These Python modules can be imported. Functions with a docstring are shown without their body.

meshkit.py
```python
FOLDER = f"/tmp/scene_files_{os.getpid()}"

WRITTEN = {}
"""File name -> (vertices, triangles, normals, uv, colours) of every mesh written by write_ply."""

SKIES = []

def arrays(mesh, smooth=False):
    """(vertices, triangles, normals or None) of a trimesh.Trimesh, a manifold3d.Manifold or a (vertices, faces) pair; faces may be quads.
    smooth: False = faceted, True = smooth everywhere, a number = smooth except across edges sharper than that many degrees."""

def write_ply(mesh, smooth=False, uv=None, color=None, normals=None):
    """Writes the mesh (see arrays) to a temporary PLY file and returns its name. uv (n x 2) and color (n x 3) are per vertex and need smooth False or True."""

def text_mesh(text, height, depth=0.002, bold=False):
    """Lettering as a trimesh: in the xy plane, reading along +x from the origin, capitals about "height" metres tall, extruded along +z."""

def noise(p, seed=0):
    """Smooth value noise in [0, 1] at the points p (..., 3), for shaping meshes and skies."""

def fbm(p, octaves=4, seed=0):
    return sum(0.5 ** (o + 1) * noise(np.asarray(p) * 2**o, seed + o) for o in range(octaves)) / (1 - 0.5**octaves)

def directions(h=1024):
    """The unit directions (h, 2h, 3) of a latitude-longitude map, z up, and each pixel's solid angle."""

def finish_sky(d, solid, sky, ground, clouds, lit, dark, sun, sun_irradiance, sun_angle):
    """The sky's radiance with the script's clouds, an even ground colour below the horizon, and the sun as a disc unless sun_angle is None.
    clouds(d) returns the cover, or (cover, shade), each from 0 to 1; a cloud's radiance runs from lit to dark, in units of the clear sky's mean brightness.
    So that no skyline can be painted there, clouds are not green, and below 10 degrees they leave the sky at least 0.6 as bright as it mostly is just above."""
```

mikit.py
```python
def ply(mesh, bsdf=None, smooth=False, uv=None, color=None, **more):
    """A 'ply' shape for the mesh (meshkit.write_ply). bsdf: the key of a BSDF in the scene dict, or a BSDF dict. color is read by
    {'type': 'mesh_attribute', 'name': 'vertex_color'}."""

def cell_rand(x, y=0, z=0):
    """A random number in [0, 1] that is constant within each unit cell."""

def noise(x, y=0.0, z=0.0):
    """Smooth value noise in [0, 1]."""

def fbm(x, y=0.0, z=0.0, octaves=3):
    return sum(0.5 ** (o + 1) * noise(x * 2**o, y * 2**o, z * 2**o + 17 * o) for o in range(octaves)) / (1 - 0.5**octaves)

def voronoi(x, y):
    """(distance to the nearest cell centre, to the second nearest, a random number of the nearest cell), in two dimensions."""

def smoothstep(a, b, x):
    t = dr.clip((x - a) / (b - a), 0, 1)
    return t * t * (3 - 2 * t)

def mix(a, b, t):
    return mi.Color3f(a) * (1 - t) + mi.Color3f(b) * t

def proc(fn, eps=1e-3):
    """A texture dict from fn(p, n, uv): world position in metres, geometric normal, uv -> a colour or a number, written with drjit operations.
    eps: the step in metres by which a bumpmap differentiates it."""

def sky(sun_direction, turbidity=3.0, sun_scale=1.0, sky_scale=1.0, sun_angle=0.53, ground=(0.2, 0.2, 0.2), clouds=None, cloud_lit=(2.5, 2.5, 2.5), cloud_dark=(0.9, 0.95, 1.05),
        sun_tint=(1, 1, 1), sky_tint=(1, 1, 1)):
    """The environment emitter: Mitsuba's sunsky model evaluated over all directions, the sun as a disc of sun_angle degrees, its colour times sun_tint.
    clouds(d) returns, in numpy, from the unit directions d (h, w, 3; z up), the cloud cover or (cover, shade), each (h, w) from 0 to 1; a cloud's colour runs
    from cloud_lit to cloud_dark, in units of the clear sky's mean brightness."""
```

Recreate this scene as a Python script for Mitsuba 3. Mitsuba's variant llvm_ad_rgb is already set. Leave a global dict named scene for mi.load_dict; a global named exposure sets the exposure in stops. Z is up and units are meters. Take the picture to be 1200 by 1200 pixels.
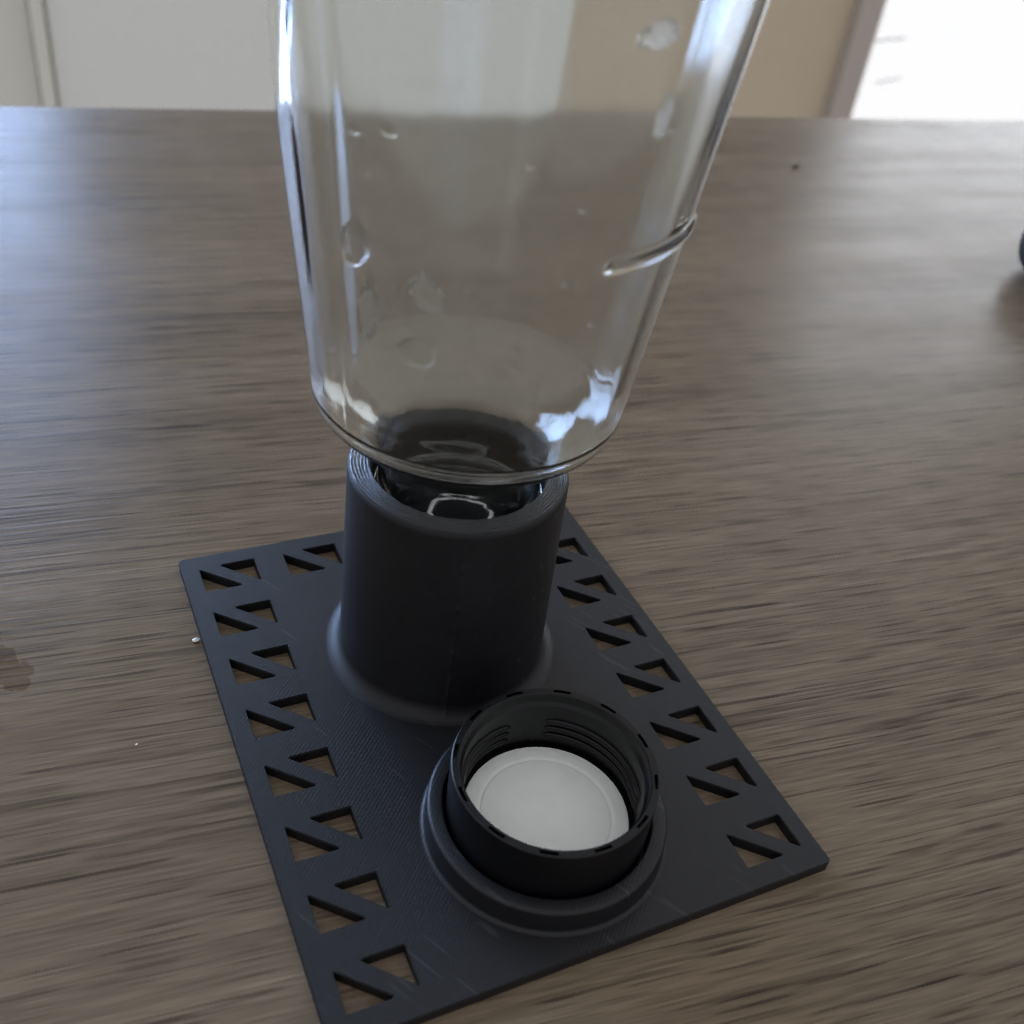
import math, numpy as np, trimesh, drjit as dr, mitsuba as mi, mikit
import manifold3d as m3
from shapely.geometry import Polygon, Point
from mikit import noise, fbm, smoothstep, mix

scene, labels = {}, {}
U = 0.0185                      # one pitch unit of the printed stand in metres
T0 = 0.17 * U                   # stand plate thickness; table top is z = 0
exposure = 0.12

# ------------------------------------------------------------------ camera
CAM = np.array([-0.0369027, -0.2401989, 0.2154656])
FWD = np.array([0.3913555, 0.6888408, -0.6101961])
UP = np.array([0.1704943, 0.5973294, 0.7836640])
scene['camera'] = {
    'type': 'thinlens', 'fov': 50.888, 'fov_axis': 'x', 'near_clip': 0.01, 'far_clip': 30.0,
    'aperture_radius': 0.0012, 'focus_distance': 0.280,
    'to_world': mi.ScalarTransform4f().look_at(origin=CAM.tolist(), target=(CAM + FWD).tolist(), up=UP.tolist())}

# ------------------------------------------------------------------ light: the dim room, and two glazed doors (lit panes further down)
ROOM = 0.62
scene['room_light'] = {'type': 'constant', 'radiance': {'type': 'rgb', 'value': [ROOM * 0.97, ROOM * 0.98, ROOM * 1.01]}}
PANE_LEFT = [4.7, 6.7, 10.8]      # blue sky behind the left door
PANE_RIGHT = [3.8, 4.0, 4.25]    # bright hazy sky behind the right door
PANE_LOW = [0.88, 0.88, 0.89]    # sunlit pale ground seen through its lower pane

# ------------------------------------------------------------------ helpers
ANG = math.radians(-6.4877)
EE = np.array([math.cos(ANG), math.sin(ANG), 0.0])     # along the table's far edge
NN = np.array([-math.sin(ANG), math.cos(ANG), 0.0])    # away from the viewer
EDGE = 0.40138


def rgb(*c):
    return {'type': 'rgb', 'value': list(map(float, c))}


def obj(key, mesh, bsdf, smooth=False, label=None, category=None, group=None, kind=None, **more):
    k, i = key, 0
    while k in scene:
        i += 1
        k = f'{key}_{i:03d}'
    scene[k] = mikit.ply(mesh, bsdf, smooth=smooth, **more)
    tag(k, label, category, group, kind)
    return k


def tag(k, label=None, category=None, group=None, kind=None):
    d = {n: v for n, v in (('label', label), ('category', category), ('group', group), ('kind', kind)) if v}
    if d:
        labels[k] = d


def box(a0, a1, n0, n1, z0, z1, bev=0.0):
    """A box in the room's frame: a along the table edge, n away from the viewer, bevelled."""
    if bev:
        pts = []
        for a in (a0, a1):
            for n in (n0, n1):
                for z in (z0, z1):
                    for k in range(3):
                        q = [a, n, z]
                        for j, (lo, hi) in enumerate(((a0, a1), (n0, n1), (z0, z1))):
                            if j != k:
                                q[j] += bev if q[j] == lo else -bev
                        pts.append(q)
        m = trimesh.convex.convex_hull(np.array(pts))
    else:
        m = trimesh.creation.box(bounds=[[a0, n0, z0], [a1, n1, z1]])
    v = np.asarray(m.vertices)
    m = trimesh.Trimesh(v[:, :1] * EE + v[:, 1:2] * NN + v[:, 2:] * np.array([0, 0, 1.0]), m.faces, process=False)
    m.fix_normals()
    return m


def lathe(profile, cx, cy, n=192, closed=True, fn=None):
    """Profile of (r, z) in stand units, anticlockwise from the outside bottom up; fn(phi, z, r) changes r. In stand units."""
    p = np.asarray(profile, float)
    ph = np.arange(n) * 2 * np.pi / n
    R = np.repeat(p[:, :1], n, 1)
    Z = np.repeat(p[:, 1:2], n, 1)
    if fn is not None:
        R = fn(np.repeat(ph[None], len(p), 0), Z, R)
    v = np.stack([cx + R * np.cos(ph), cy + R * np.sin(ph), Z], -1).reshape(-1, 3)
    f = []
    m = len(p)
    for i in range(m if closed else m - 1):
        j = (i + 1) % m
        a = i * n + np.arange(n)
        b = i * n + (np.arange(n) + 1) % n
        c = j * n + (np.arange(n) + 1) % n
        d = j * n + np.arange(n)
        f += [np.stack([a, b, c], 1), np.stack([a, c, d], 1)]
    mesh = trimesh.Trimesh(v, np.vstack(f), process=False)
    mesh.merge_vertices()
    mesh.update_faces(mesh.nondegenerate_faces())
    mesh.remove_unreferenced_vertices()
    if mesh.volume < 0:
        mesh.invert()
    return mesh


def W(mesh):
    """Stand units to metres; unit z = 0 is the top of the plate."""
    v = np.asarray(mesh.vertices) * U
    v[:, 2] += T0
    return trimesh.Trimesh(v, mesh.faces, process=False)


def arc_tube(cx, cy, r, z, a0, a1, rad, rise=0.0, n=60, sides=10, jitter=None, squash=1.0):
    """A rounded bar along an arc, closed and tapered at its ends; degrees; stand units."""
    t = np.linspace(0, 1, n)
    ph = np.radians(a0 + (a1 - a0) * t)
    ends = np.clip(np.minimum(t, 1 - t) * n / 6, 0, 1)
    rr = rad * np.sqrt(np.maximum(1 - (1 - ends) ** 2, 0.001))
    q = np.arange(sides) * 2 * np.pi / sides
    v = []
    for k in range(n):
        R = r + (jitter[k] if jitter is not None else 0) + rr[k] * np.cos(q)
        v.append(np.stack([cx + R * np.cos(ph[k]), cy + R * np.sin(ph[k]), z + rise * t[k] + squash * rr[k] * np.sin(q)], 1))
    v = np.array(v).reshape(-1, 3)
    f = []
    for k in range(n - 1):
        for s in range(sides):
            a, b = k * sides + s, k * sides + (s + 1) % sides
            f += [[a, b, b + sides], [a, b + sides, a + sides]]
    c0, c1 = len(v), len(v) + 1
    v = np.vstack([v, v[:sides].mean(0), v[-sides:].mean(0)])
    for s in range(sides):
        f += [[c0, (s + 1) % sides, s], [c1, (n - 1) * sides + s, (n - 1) * sides + (s + 1) % sides]]
    m = trimesh.Trimesh(v, f, process=False)
    m.fix_normals()
    return m


# ------------------------------------------------------------------ materials
def wood(p):
    a = p.x * float(EE[0]) + p.y * float(EE[1])
    n = p.x * float(NN[0]) + p.y * float(NN[1])
    warp = (fbm(a * 4.0, n * 9.0, 3.1, 2) - 0.5) * 0.005
    return a, n + warp, n


def wood_color(p, n_, uv):
    a, q, n = wood(p)
    broad = fbm(a * 2.5, q * 40.0, 0.5, 3)
    mid = noise(a * 22.0, q * 330.0, 2.5)
    fine = noise(a * 70.0, q * 1800.0, 4.5)
    hair = noise(a * 170.0, q * 2700.0, 7.5)
    fibre = smoothstep(0.56, 0.74, noise(a * 50.0 + 3.0, q * 1900.0, 12.5))
    crack = smoothstep(0.74, 0.82, noise(a * 20.0, q * 980.0, 9.0)) * smoothstep(0.30, 0.6, noise(a * 7.0, q * 60.0, 2.0))
    dark = smoothstep(0.62, 0.85, fbm(a * 9.0 + 7.0, q * 60.0, 1.5, 2))
    t = 0.60 + 0.42 * (broad - 0.5) + 0.24 * (mid - 0.5) + 0.52 * (fine - 0.5) + 0.42 * (hair - 0.5) - 0.34 * fibre
    c = mix((0.040, 0.0295, 0.0205), (0.242, 0.184, 0.124), dr.clip(t, 0, 1))
    c = c * (1 - 0.30 * crack) * (1 - 0.12 * dark)
    # a brown spill mark near the left edge of the picture
    d = dr.sqrt(dr.square((p.x + 0.0512 + 0.25 * (p.y + 0.0205)) / 0.0040) + dr.square((p.y + 0.0205) / 0.0100)) + 1.2 * (fbm(p.x * 300, p.y * 220, 0.0, 3) - 0.5)
    stain = 1 - smoothstep(0.80, 0.95, d)
    return mix(c, c * mi.Color3f(0.70, 0.60, 0.45), stain)


def wood_bump(p, n_, uv):
    a, q, n = wood(p)
    return 0.6 * noise(a * 60.0 + 3.0, q * 1650.0, 12.5) + 0.4 * noise(a * 20.0, q * 980.0, 9.0)


def wood_rough(p, n_, uv):
    a, q, n = wood(p)
    return 0.22 + 0.10 * fbm(a * 6.0, q * 90.0, 8.0, 2) + 0.06 * fbm(p.x * 40, p.y * 40, 1.0, 2)


scene['mat_table'] = {'type': 'bumpmap', 'scale': 0.00008, 'arbitrary': mikit.proc(wood_bump, 2e-4),
                      'bsdf': {'type': 'principled', 'base_color': mikit.proc(wood_color), 'roughness': mikit.proc(wood_rough), 'specular': 0.10}}


def plastic_color(p, n_, uv):
    s = fbm(p.x * 170, p.y * 170, p.z * 170, 3)
    scratch = smoothstep(0.80, 0.9, noise(p.x * 900 + p.y * 500, (p.y - p.x) * 60, p.z * 300)) * smoothstep(0.5, 0.7, noise(p.x * 60, p.y * 60, 3.0))
    return mix((0.0038, 0.0040, 0.0056), (0.0072, 0.0075, 0.0098), s) + 0.014 * scratch


def plate_bump(p, n_, uv):        # diagonal extrusion lines of the top layer
    d = (p.y - p.x) * 0.70711
    wob = 0.18 * noise(p.x * 120, p.y * 120, 2.0)
    return 0.5 + 0.5 * dr.sin((d / 0.00088 + wob) * 6.28318) * (0.45 + 0.55 * noise((p.x + p.y) * 90, d * 1400.0, 0.0))


def layer_bump(p, n_, uv):        # stacked layers of the upright walls
    lay = p.z / 0.00030
    return 0.5 + 0.35 * dr.sin(lay * 6.28318) + 0.3 * noise(dr.atan2(p.y + 2.55 * U, p.x - 3.04 * U) * 30.0, p.z / 0.0003, 0.0)


def ring_bump(p, n_, uv):
    r = dr.sqrt(dr.square(p.x - 3.04 * U) + dr.square(p.y + 2.55 * U))
    return 0.5 + 0.35 * dr.sin(r / 0.00075 * 6.28318) + 0.4 * noise(p.x * 1500, p.y * 1500, 0.0)


def plastic(bump, scale, eps, rough=0.48, spec=0.5):
    return {'type': 'bumpmap', 'scale': scale, 'arbitrary': mikit.proc(bump, eps),
            'bsdf': {'type': 'principled', 'base_color': mikit.proc(plastic_color), 'roughness': rough, 'specular': spec}}


scene['mat_plate'] = plastic(plate_bump, 0.000032, 8e-5, 0.47, 0.40)
scene['mat_wall_layers'] = plastic(layer_bump, 0.000035, 5e-5, 0.50, 0.36)
scene['mat_rim'] = plastic(ring_bump, 0.00003, 8e-5, 0.36)
scene['mat_cap'] = {'type': 'principled', 'base_color': rgb(0.0028, 0.0030, 0.0042), 'roughness': 0.36, 'specular': 0.3}


def liner_color(p, n_, uv):
    s = fbm(p.x * 140, p.y * 140, 1.0, 3)
    g = smoothstep(0.55, 0.75, fbm(p.x * 420, p.y * 420, 5.0, 2))
    return mix((0.85, 0.87, 0.83), (0.88, 0.90, 0.86), s) * (1 - 0.02 * g)


scene['mat_liner'] = {'type': 'principled', 'base_color': mikit.proc(liner_color), 'roughness': 0.5, 'specular': 0.4}
scene['mat_glass'] = {'type': 'roughdielectric', 'distribution': 'ggx', 'alpha': 0.004, 'int_ior': 1.51, 'ext_ior': 1.0, 'specular_transmittance': rgb(0.978, 0.987, 0.982)}
scene['mat_water'] = {'type': 'dielectric', 'int_ior': 1.33, 'ext_ior': 1.0}
scene['mat_mark'] = {'type': 'roughdielectric', 'int_ior': 1.3, 'ext_ior': 1.0, 'alpha': 0.35}
scene['mat_reflection_ring'] = {'type': 'principled', 'base_color': rgb(0.88, 0.90, 0.89), 'roughness': 0.4}  # near-white colour standing in for a bright reflection in the neck


def plaster(lo, hi, k):
    def fn(p, n_, uv):
        return mix(lo, hi, fbm(p.x * k, p.y * k, p.z * k, 3))
    return {'type': 'principled', 'base_color': mikit.proc(fn), 'roughness': 0.75, 'specular': 0.2}


scene['mat_beige'] = plaster((0.40, 0.328, 0.240), (0.46, 0.38, 0.28), 3.0)
scene['mat_grey'] = plaster((0.585, 0.58, 0.55), (0.615, 0.61, 0.58), 3.0)
scene['mat_trim'] = plaster((0.53, 0.515, 0.465), (0.56, 0.545, 0.495), 4.0)
scene['mat_jamb'] = plaster((0.34, 0.295, 0.265), (0.37, 0.32, 0.285), 4.0)
scene['mat_dark'] = {'type': 'principled', 'base_color': rgb(0.006, 0.006, 0.008), 'roughness': 0.45}
scene['mat_white'] = {'type': 'principled', 'base_color': rgb(0.8, 0.8, 0.78), 'roughness': 0.5}
scene['mat_streak'] = {'type': 'principled', 'base_color': rgb(0.9, 0.9, 0.89), 'roughness': 0.7}
scene['mat_crumb'] = {'type': 'principled', 'base_color': rgb(0.17, 0.15, 0.11), 'roughness': 0.7}

# ------------------------------------------------------------------ the setting: table, back wall, two doors
obj('table', box(-0.75, 1.05, -0.62, EDGE, -0.028, 0.0, 0.0012), 'mat_table',
    label='dark grey-brown wood grain table top under the black stand', category='table')
WALL = EDGE + 1.40
obj('wall', trimesh.util.concatenate([box(-0.106, 1.512, WALL, WALL + 0.12, -0.75, 1.9), box(-3.2, -1.99, WALL, WALL + 0.12, -0.75, 1.9),
    box(2.62, 4.4, WALL, WALL + 0.12, -0.75, 1.9), box(-1.99, -0.106, WALL, WALL + 0.12, 1.38, 1.9), box(1.512, 2.62, WALL, WALL + 0.12, 1.38, 1.9)]),
    'mat_beige', kind='structure', label='beige back wall behind the table')
obj('wall__panel', box(-0.100, 0.885, WALL - 0.012, WALL - 0.001, -0.75, 1.9, 0.003), 'mat_grey', label='pale grey panel on the beige wall behind the bottle')

obj('panelled_door__frame', trimesh.util.concatenate([box(-0.124, -0.103, WALL - 0.030, WALL + 0.10, -0.75, 1.378, 0.004), box(-1.048, -0.990, WALL - 0.030, WALL + 0.10, -0.75, 1.378, 0.004),
    box(-0.990, -0.124, WALL - 0.030, WALL + 0.10, 1.32, 1.378, 0.004)]), 'mat_trim')
obj('panelled_door__panel', box(-0.988, -0.126, WALL + 0.0, WALL + 0.04, -0.75, -0.12, 0.004), 'mat_trim')
obj('panelled_door__added_leaf', trimesh.util.concatenate([box(-1.985, -1.925, WALL - 0.030, WALL + 0.10, -0.75, 1.378, 0.004), box(-1.923, -1.051, WALL + 0.0, WALL + 0.04, -0.75, -0.12, 0.004),
    box(-1.923, -1.051, WALL - 0.030, WALL + 0.10, 1.32, 1.378, 0.004)]), 'mat_trim')  # unseen second leaf, added to carry another lit pane
obj('panelled_door__pane', box(-1.922, -1.052, WALL + 0.015, WALL + 0.03, -0.118, 1.318), 'mat_dark', emitter={'type': 'area', 'radiance': rgb(*PANE_LEFT)})  # added glowing pane, widens the blue reflections on the bottle
obj('panelled_door__pane', box(-0.988, -0.126, WALL + 0.015, WALL + 0.03, -0.118, 1.318), 'mat_dark', emitter={'type': 'area', 'radiance': rgb(*PANE_LEFT)})
tag('panelled_door', 'pale panelled door at the far left edge of the wall', 'door')

obj('glazed_door__frame', trimesh.util.concatenate([box(1.456, 1.5125, WALL - 0.028, WALL + 0.004, -0.75, 1.378, 0.003),
    box(2.56, 2.618, WALL - 0.028, WALL + 0.10, -0.75, 1.378, 0.003), box(1.5125, 2.56, WALL - 0.028, WALL + 0.10, 1.32, 1.378, 0.003)]), 'mat_jamb')
obj('glazed_door__jamb', box(1.5130, 1.528, WALL + 0.005, WALL + 0.10, -0.75, 1.318, 0.002), 'mat_white')
obj('glazed_door__rail', box(1.529, 2.558, WALL + 0.02, WALL + 0.07, -0.155, -0.075, 0.003), 'mat_white')
obj('glazed_door__pane', box(1.529, 2.558, WALL + 0.045, WALL + 0.055, -0.74, -0.156), 'mat_dark', label='pane full of white sunlit glare', emitter={'type': 'area', 'radiance': rgb(*PANE_LOW)})
obj('glazed_door__pane', box(1.529, 2.558, WALL + 0.045, WALL + 0.055, -0.074, 1.318), 'mat_dark', emitter={'type': 'area', 'radiance': rgb(*PANE_RIGHT)})
for a0, a1, z0, tilt in ((1.600, 1.660, -0.398, 0.05), (1.560, 1.640, -0.312, 0.03)):
    st = box(-(a1 - a0) / 2, (a1 - a0) / 2, -0.0015, 0.0015, -0.0035, 0.0035, 0.001)
    st.apply_transform(trimesh.transformations.rotation_matrix(-tilt * 4, NN))
    st.apply_translation(EE * (a0 + a1) / 2 + NN * (WALL + 0.041) + np.array([0, 0, z0]))
    obj('glazed_door__streak', st, 'mat_streak')
tag('glazed_door', 'glazed door full of white glare at the top right', 'door')

# ------------------------------------------------------------------ printed stand
CX, CY, QX, QY = 3.04, -2.55, 3.09, -6.03
X0, X1, Y0, Y1 = -0.262, 6.372, -7.828, 0.306
LL = np.array([(0, 0), (0, -.524), (.557, -.524)])
UR = np.array([(.318, .022), (.856, .022), (.856, -.503)])


def plate_outline(grow):
    o = Polygon([(X0, Y0), (X1, Y0), (X1, Y1), (X0, Y1)]).buffer(-0.07).buffer(0.07 + grow, quad_segs=5)
    for c in range(5):
        for r in range(8):
            if c in (0, 4) or r == 0:
                for tri in (LL, UR):
                    h = Polygon(tri + [c * 1.317, -r]).buffer(-0.014).buffer(0.014 - grow, quad_segs=2)
                    o = o.difference(h)
    return o.difference(Point(CX, CY).buffer(1.3, quad_segs=24))


top = trimesh.creation.extrude_polygon(plate_outline(-0.010), 0.012, engine='earcut')
low = trimesh.creation.extrude_polygon(plate_outline(0.0), 0.158, engine='earcut')
top.apply_translation([0, 0, -0.012])
low.apply_translation([0, 0, -0.170])
obj('bottle_stand__base_plate', W(trimesh.util.concatenate([low, top])), 'mat_plate')


def fillet(r, z, R, n=10):
    """Concave quarter circle from the plate (r + R, z) up to the wall (r, z + R)."""
    t = np.linspace(0, math.pi / 2, n)
    return [(r + R - R * math.sin(a), z + R - R * math.cos(a)) for a in t]


soc = [(1.30, -0.168), (1.70, -0.05), (1.718, 0.003)] + fillet(1.498, 0.003, 0.22, 12) + [(1.480, 1.8), (1.466, 3.18), (1.452, 3.218), (1.43, 3.232)]
rim_o = soc[-1]
soc_in = [(1.19, 3.232), (1.165, 3.21), (1.150, 3.15), (1.150, 2.6), (1.150, 2.0), (0.0, 1.995), (0.0, -0.168)]


def seam(ph, z, r):               # the start of every printed layer leaves one rough upright line
    d = np.angle(np.exp(1j * (ph - math.radians(-109))))
    rough = mikit.meshkit.noise(np.stack([z * 9, z * 0, z * 0], -1), 3)
    return r + np.where((r > 1.4) & (z > 0.05), 0.030 * rough * np.exp(-(d / 0.016) ** 2), 0)


zs = [(1.498 - 0.032 * (z - 0.43) / 2.75, z) for z in np.linspace(0.30, 3.17, 95)]
soc = soc[:3] + fillet(1.498, 0.003, 0.22, 12) + zs + [(1.452, 3.218), (1.43, 3.232)]
obj('bottle_stand__socket', W(lathe(soc + soc_in, CX, CY, 720, fn=seam)), 'mat_wall_layers', smooth=40)
rim = [(1.176, 3.2325), (1.436, 3.2325)]
for k in range(6):
    for t in np.linspace(0.08, 0.92, 7):
        rim.append((1.434 - 0.0427 * (k + t), 3.238 + 0.016 * math.sin(math.pi * t)))


def rim_wobble(ph, z, r):         # the printed strings are not quite even
    q = np.stack([np.cos(ph) * 14, np.sin(ph) * 14, np.round(r / 0.0427) * 3.0], -1)
    return r + np.where(z > 3.234, 0.012 * (mikit.meshkit.noise(q, 5) - 0.5), 0)


obj('bottle_stand__socket__rim', W(lathe(rim, CX, CY, 360, fn=rim_wobble)), 'mat_rim', smooth=50, label='flat ring of fine printed lines round the mouth of the upright tube')
ring = [(1.30, -0.012), (1.60, -0.012), (1.60, 0.002)] + fillet(1.535, 0.002, 0.06, 7) + [(1.528, 0.325), (1.510, 0.362), (1.475, 0.382), (1.36, 0.384), (1.335, 0.375), (1.325, 0.34)]
obj('bottle_stand__cap_holder', W(lathe(ring, QX, QY, 256)), 'mat_plate', smooth=40)
tag('bottle_stand', 'black printed plastic stand with triangle cut-outs along two sides and an upright tube', 'stand')

# ------------------------------------------------------------------ cap lying open in the ring
prof = [(1.18, 0.012), (1.262, 0.040), (1.276, 0.09), (1.280, 0.30), (1.283, 0.90), (1.286, 1.06), (1.282, 1.105), (1.268, 1.118), (1.190, 1.118), (1.176, 1.105),
        (1.172, 1.05), (1.168, 0.98), (1.130, 0.93), (1.130, 0.14), (0.0, 0.14), (0.0, 0.012)]
man = m3.Manifold.revolve(m3.CrossSection([np.array(prof)]), 288).translate([QX, QY, 0])
slots = [90 + 30 * k for k in range(12)]
cut = None
for a in slots:
    a0, a1 = math.radians(a - 5.2), math.radians(a + 5.2)
    t = np.linspace(a0, a1, 8)
    pts = [(QX + 1.212 * math.cos(u), QY + 1.212 * math.sin(u)) for u in t[::-1]] + [(QX + 1.256 * math.cos(u), QY + 1.256 * math.sin(u)) for u in t]
    s = m3.Manifold.extrude(m3.CrossSection([np.array(pts)]), 0.2).translate([0, 0, 1.02])
    cut = s if cut is None else cut + s
man = man - cut
mm = man.to_mesh()
shell = trimesh.Trimesh(mm.vert_properties[:, :3], mm.tri_verts, process=False)
obj('screw_cap__shell', W(shell), 'mat_cap', smooth=30)
lin = [(0.0, 0.142), (1.06, 0.142), (1.065, 0.19), (1.05, 0.205), (0.90, 0.207), (0.872, 0.198), (0.845, 0.186), (0.83, 0.194), (0.81, 0.199), (0.10, 0.199), (0.075, 0.192), (0.05, 0.192), (0.0, 0.197)]
obj('screw_cap__liner', W(lathe(lin, QX, QY, 192)), 'mat_liner', smooth=50, label='pale grey-white round liner in the bottom of the cap')
for z, a0, a1 in [(z, a0, a1) for z in (0.36, 0.49, 0.62) for a0, a1 in ((-25, 68), (92, 172), (195, 300))]:
    obj('screw_cap__thread', W(arc_tube(QX, QY, 1.128, z, a0, a1, 0.046, 0.03)), 'mat_cap', smooth=True)
tag('screw_cap', 'black screw cap lying open side up in the ring on the stand', 'cap')

# ------------------------------------------------------------------ upside-down glass bottle
def smooth_profile(pts, n):
    from scipy.interpolate import PchipInterpolator
    p = np.array(pts, float)
    s = np.r_[0, np.cumsum(np.hypot(*np.diff(p, axis=0).T))]
    u = np.linspace(0, s[-1], n)
    return np.stack([PchipInterpolator(s, p[:, 0])(u), PchipInterpolator(s, p[:, 1])(u)], 1)


BX, BY = 3.05, -2.56
outer = smooth_profile([(0.985, 2.04), (1.03, 2.01), (1.075, 2.04), (1.08, 2.12), (1.08, 2.40), (1.08, 2.62), (1.132, 2.66), (1.132, 2.69), (1.08, 2.73), (1.08, 2.83), (1.132, 2.87), (1.132, 2.90), (1.08, 2.94), (1.08, 3.05), (1.08, 3.20), (1.082, 3.40), (1.09, 3.55), (1.14, 3.73), (1.26, 3.875), (1.40, 3.96), (1.54, 4.035), (1.70, 4.14), (1.81, 4.215), (1.875, 4.295), (1.912, 4.42)], 300)
wallz = np.linspace(4.46, 13.2, 330)
wall_o = np.stack([1.92 + (wallz - 4.33) * 0.1145, wallz], 1)
ro = wall_o[-1, 0]
base_o = smooth_profile([(ro, 13.2), (ro + 0.02, 13.6), (ro - 0.12, 13.95), (ro - 0.45, 14.05), (1.2, 13.95), (0.0, 13.80)], 40)[1:]
zi = np.linspace(13.1, 4.75, 160)
wall_i = np.stack([1.92 + (zi - 4.33) * 0.1145 - 0.135, zi], 1)
base_i = smooth_profile([(0.0, 13.55), (1.2, 13.60), (ro - 0.55, 13.58), (ro - 0.22, 13.42), (wall_i[0, 0], 13.1)], 30)[:-1]
op = np.vstack([outer[outer[:, 1] > 3.45], wall_o[:30]])[::-1]      # from the wall down into the neck
tg = np.gradient(op, axis=0)
tg /= np.linalg.norm(tg, axis=1, keepdims=True)
thick = np.interp(op[:, 1], [3.45, 3.9, 4.3, 4.75], [0.115, 0.095, 0.105, 0.135])
inn = op + np.stack([tg[:, 1], -tg[:, 0]], 1) * thick[:, None]
inn = inn[(inn[:, 1] < 4.72) & (inn[:, 1] > 3.4)]
sh_i = np.vstack([inn, [(0.963, 3.3), (0.960, 2.98), (0.945, 2.92), (0.930, 2.885), (0.945, 2.85), (0.960, 2.80), (0.960, 2.76), (0.945, 2.715), (0.930, 2.68), (0.945, 2.645), (0.958, 2.59), (0.955, 2.5), (0.955, 2.12), (0.965, 2.05)]])


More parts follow.
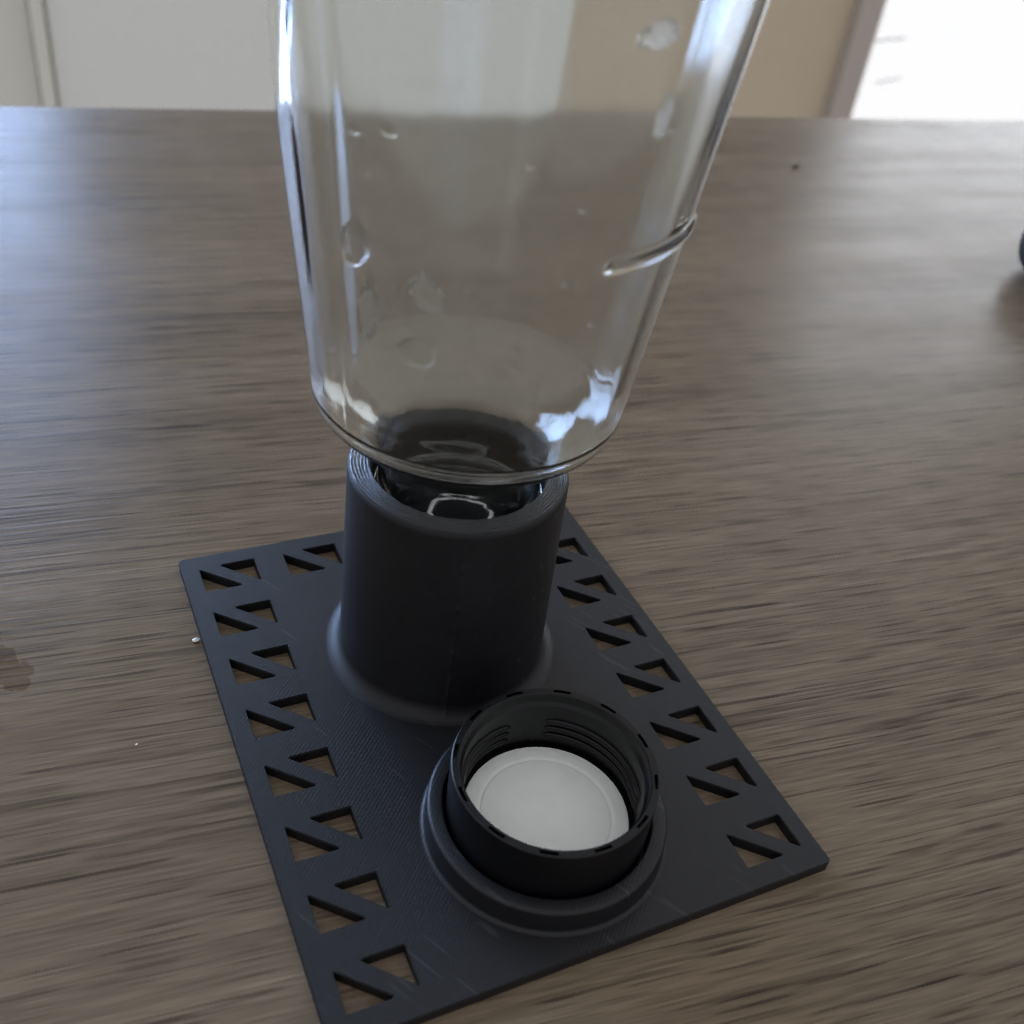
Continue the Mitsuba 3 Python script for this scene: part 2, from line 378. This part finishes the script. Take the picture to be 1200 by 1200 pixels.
def glass(ph, z, r):
    deg = np.degrees(ph)
    deg = np.where(deg > 180, deg - 360, deg)
    base = 1.92 + (z - 4.33) * 0.1145
    is_out = (z > 4.44) & (z < 13.3) & (np.abs(r - base) < 0.05)
    is_in = (z > 4.8) & (z < 13.2) & (np.abs(r - base + 0.135) < 0.03)
    # raised level mark running level round the right side
    a = np.clip((deg + 83.5) / 2.0, 0, 1) * np.clip((-34 - deg) / 2.0, 0, 1)
    a = np.where(a < 1, np.sqrt(np.maximum(1 - (1 - a) ** 2, 0)), a)
    mark = 0.050 * np.exp(-(np.abs(z - 7.09) / (0.030 + 0.045 * a)) ** 2.6) * (a > 0.01)
    # flat grip panel on the left side
    d = np.angle(np.exp(1j * (ph - math.radians(173))))
    flat = 2.335 / np.maximum(np.cos(d), 0.2)
    k = 0.03
    soft = -k * np.log(np.exp(-np.clip(r, 0, 4) / k) + np.exp(-np.clip(flat, 0, 4) / k))
    r2 = np.where(is_out & (np.abs(d) < 1.2), np.minimum(soft, r), r)
    n1 = mikit.meshkit.fbm(np.stack([np.cos(ph) * 2.6, np.sin(ph) * 2.6, z * 0.10], -1), 2, 5) - 0.5
    n2 = mikit.meshkit.fbm(np.stack([np.cos(ph) * 4.0 + 9, np.sin(ph) * 4.0, z * 0.10], -1), 2, 8) - 0.5
    seam = 0.006 * np.exp(-((deg + 158) / 0.5) ** 2) + 0.030 * np.exp(-((deg + 153.5) / 2.6) ** 2) * np.clip((z - 5.0) / 1.5, 0, 1) - 0.022 * np.exp(-((deg + 171) / 1.8) ** 2) * np.clip((z - 6.0) / 0.8, 0, 1) * np.clip((8.5 - z) / 0.8, 0, 1)
    fin = np.where(is_in & (np.abs(d) < 1.2), np.minimum(r, flat - 0.15), r)
    return np.where(is_out, r2 + mark + 0.016 * n1 + seam, np.where(is_in, fin + 0.030 * n2, r))


prof = np.vstack([outer, wall_o, base_o, base_i, wall_i, sh_i])
obj('glass_bottle__body', W(lathe(prof, BX, BY, 480, fn=glass)), 'mat_glass', smooth=50)
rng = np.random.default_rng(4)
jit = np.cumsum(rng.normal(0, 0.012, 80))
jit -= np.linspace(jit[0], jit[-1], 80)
obj('glass_bottle__reflection_ring', W(arc_tube(3.32, -2.12, 0.45, 2.022, 0, 359, 0.036, 0.0, 80, 8, jit, 0.7)), 'mat_reflection_ring', smooth=True, label='thin irregular white ring painted for a bright reflection down in the bottle neck')  # reflection off water in the neck, put in as a white ring
tag('glass_bottle', 'clear glass bottle standing upside down with its neck in the upright tube', 'bottle')


def on_glass(deg, z, out=0.0):
    r = 1.92 + (z - 4.33) * 0.1145 + out
    a = math.radians(deg)
    c = np.array([BX + r * math.cos(a), BY + r * math.sin(a), z])
    nrm = np.array([math.cos(a), math.sin(a), -0.1138])
    nrm /= np.linalg.norm(nrm)
    side = np.array([-math.sin(a), math.cos(a), 0])
    return c, nrm, side, np.cross(nrm, side)


def drop_mesh(deg, z, w, h, depth, lean=0.0, seed=0, ragged=0.0, flat=1.0, div=4):
    """A drop hanging on the outside of the glass: rounded below, drawn out above."""
    m = trimesh.creation.icosphere(div)
    v = np.asarray(m.vertices).copy()
    t = v[:, 2]
    taper = 1 - 0.35 * np.clip(t, 0, 1)
    rag = 1 + ragged * (mikit.meshkit.fbm(v * 2.2 + seed * 7.1, 3, seed) - 0.5)
    c, n, s, u = on_glass(deg, z, 0.030)
    nn = np.sign(v[:, 1]) * np.abs(v[:, 1]) ** flat
    nn = np.where(nn < 0, nn * 0.05, nn)
    low_heavy = 1 - 0.45 * np.clip(t, -1, 1)
    pos = c + (s[None] * (v[:, 0] * w * taper * rag + lean * t * h)[:, None]) + u[None] * (t * h * rag)[:, None] + n[None] * (nn * depth * low_heavy)[:, None]
    # follow the curve of the glass
    rad = np.hypot(pos[:, 0] - BX, pos[:, 1] - BY)
    sx = v[:, 0] * w * taper
    pos -= n[None] * (sx ** 2 / (2 * 2.2))[:, None]
    m = trimesh.Trimesh(pos, m.faces, process=False)
    m.fix_normals()
    return m


obj('water_drop', W(drop_mesh(-149.1, 7.04, 0.19, 0.27, 0.045, 0.15, 1)), 'mat_water', smooth=True, label='long clear drop on the left side of the bottle, level with the raised line', category='drop')
obj('water_drop', W(drop_mesh(-131.1, 6.02, 0.21, 0.17, 0.045, 0.0, 2)), 'mat_water', smooth=True, label='round clear drop low on the bottle above the tube, lowest of the drops', category='drop')
obj('water_drop', W(drop_mesh(-147.5, 8.16, 0.07, 0.05, 0.016, 0.0, 3)), 'mat_water', smooth=True, label='tiny clear drop high on the bottle, left one of a close pair', category='drop')
obj('water_drop', W(drop_mesh(-138.7, 8.25, 0.085, 0.06, 0.018, 0.0, 4)), 'mat_water', smooth=True, label='tiny clear drop high on the bottle, right one of a close pair', category='drop')
obj('glass_bottle__water_mark', W(drop_mesh(-128.6, 6.74, 0.17, 0.22, 0.012, -0.2, 5, 0.9)), 'mat_mark', smooth=True, label='dried milky water mark on the glass')
obj('glass_bottle__water_mark', W(drop_mesh(-145.5, 6.35, 0.13, 0.34, 0.010, 0.1, 9, 1.1)), 'mat_mark', smooth=True)
obj('glass_bottle__water_mark', W(drop_mesh(-86.1, 9.31, 0.19, 0.12, 0.012, 0.3, 6, 0.9)), 'mat_mark', smooth=True)
obj('glass_bottle__water_mark', W(drop_mesh(-79.5, 8.60, 0.10, 0.22, 0.012, 0.0, 7, 0.9)), 'mat_mark', smooth=True)

BEADS = [(-120.9, 8.134), (-104.3, 6.192), (-84.1, 6.457), (-128.7, 6.99), (-118.4, 6.864), (-94.5, 7.756), (-78.8, 7.982), (-75.9, 8.457),
         (-107.9, 8.16), (-144.4, 7.807), (-94.7, 6.977), (-145.4, 6.50), (-135.2, 5.221), (-78.7, 5.749)]
for i, (deg, z) in enumerate(BEADS):
    r = 0.020 + 0.018 * ((i * 37) % 11) / 10
    m = drop_mesh(deg, z, r, r * 0.95, r * 0.55, 0.0, 20 + i, div=2)
    obj('water_bead', W(m), 'mat_water', smooth=True, label='pinhead bead of water on the outside of the bottle', category='bead', group='pinhead water beads scattered over the bottle')

# ------------------------------------------------------------------ small things on the table
pot = np.array([(0.0, 0.0), (0.030, 0.0), (0.040, 0.003), (0.046, 0.010), (0.047, 0.018), (0.043, 0.026), (0.034, 0.031), (0.0, 0.033)])
pm = lathe(smooth_profile(pot, 40), 0, 0, 96)
pm.apply_translation([0.4775, 0.087, 0.0005])
obj('black_bowl', pm, 'mat_dark', smooth=60, label='black rounded object cut off by the right edge of the picture', category='bowl')


def crumb(x, y, r, seed):
    m = trimesh.creation.icosphere(2)
    v = np.asarray(m.vertices) * (0.7 + 0.7 * mikit.meshkit.noise(np.asarray(m.vertices) * 1.7 + seed, seed))[:, None] * r * np.array([1.2, 0.8, 0.7])
    v[:, 2] -= v[:, 2].min()
    return trimesh.Trimesh(v + [x, y, 0.0], m.faces, process=False)


obj('crumb', crumb(-0.0062, -0.0250, 0.0008, 1), 'mat_white', smooth=True, label='tiny white crumb against the left edge of the black stand', category='crumb')
obj('crumb', crumb(0.4117, 0.2662, 0.0018, 2), 'mat_crumb', smooth=True, label='small dark crumb on the bare table at the upper right', category='crumb')
obj('crumb', crumb(-0.0267, -0.0556, 0.00026, 3), 'mat_white', smooth=True, label='pale dust speck on the wood left of the stand, below the white crumb', category='crumb')
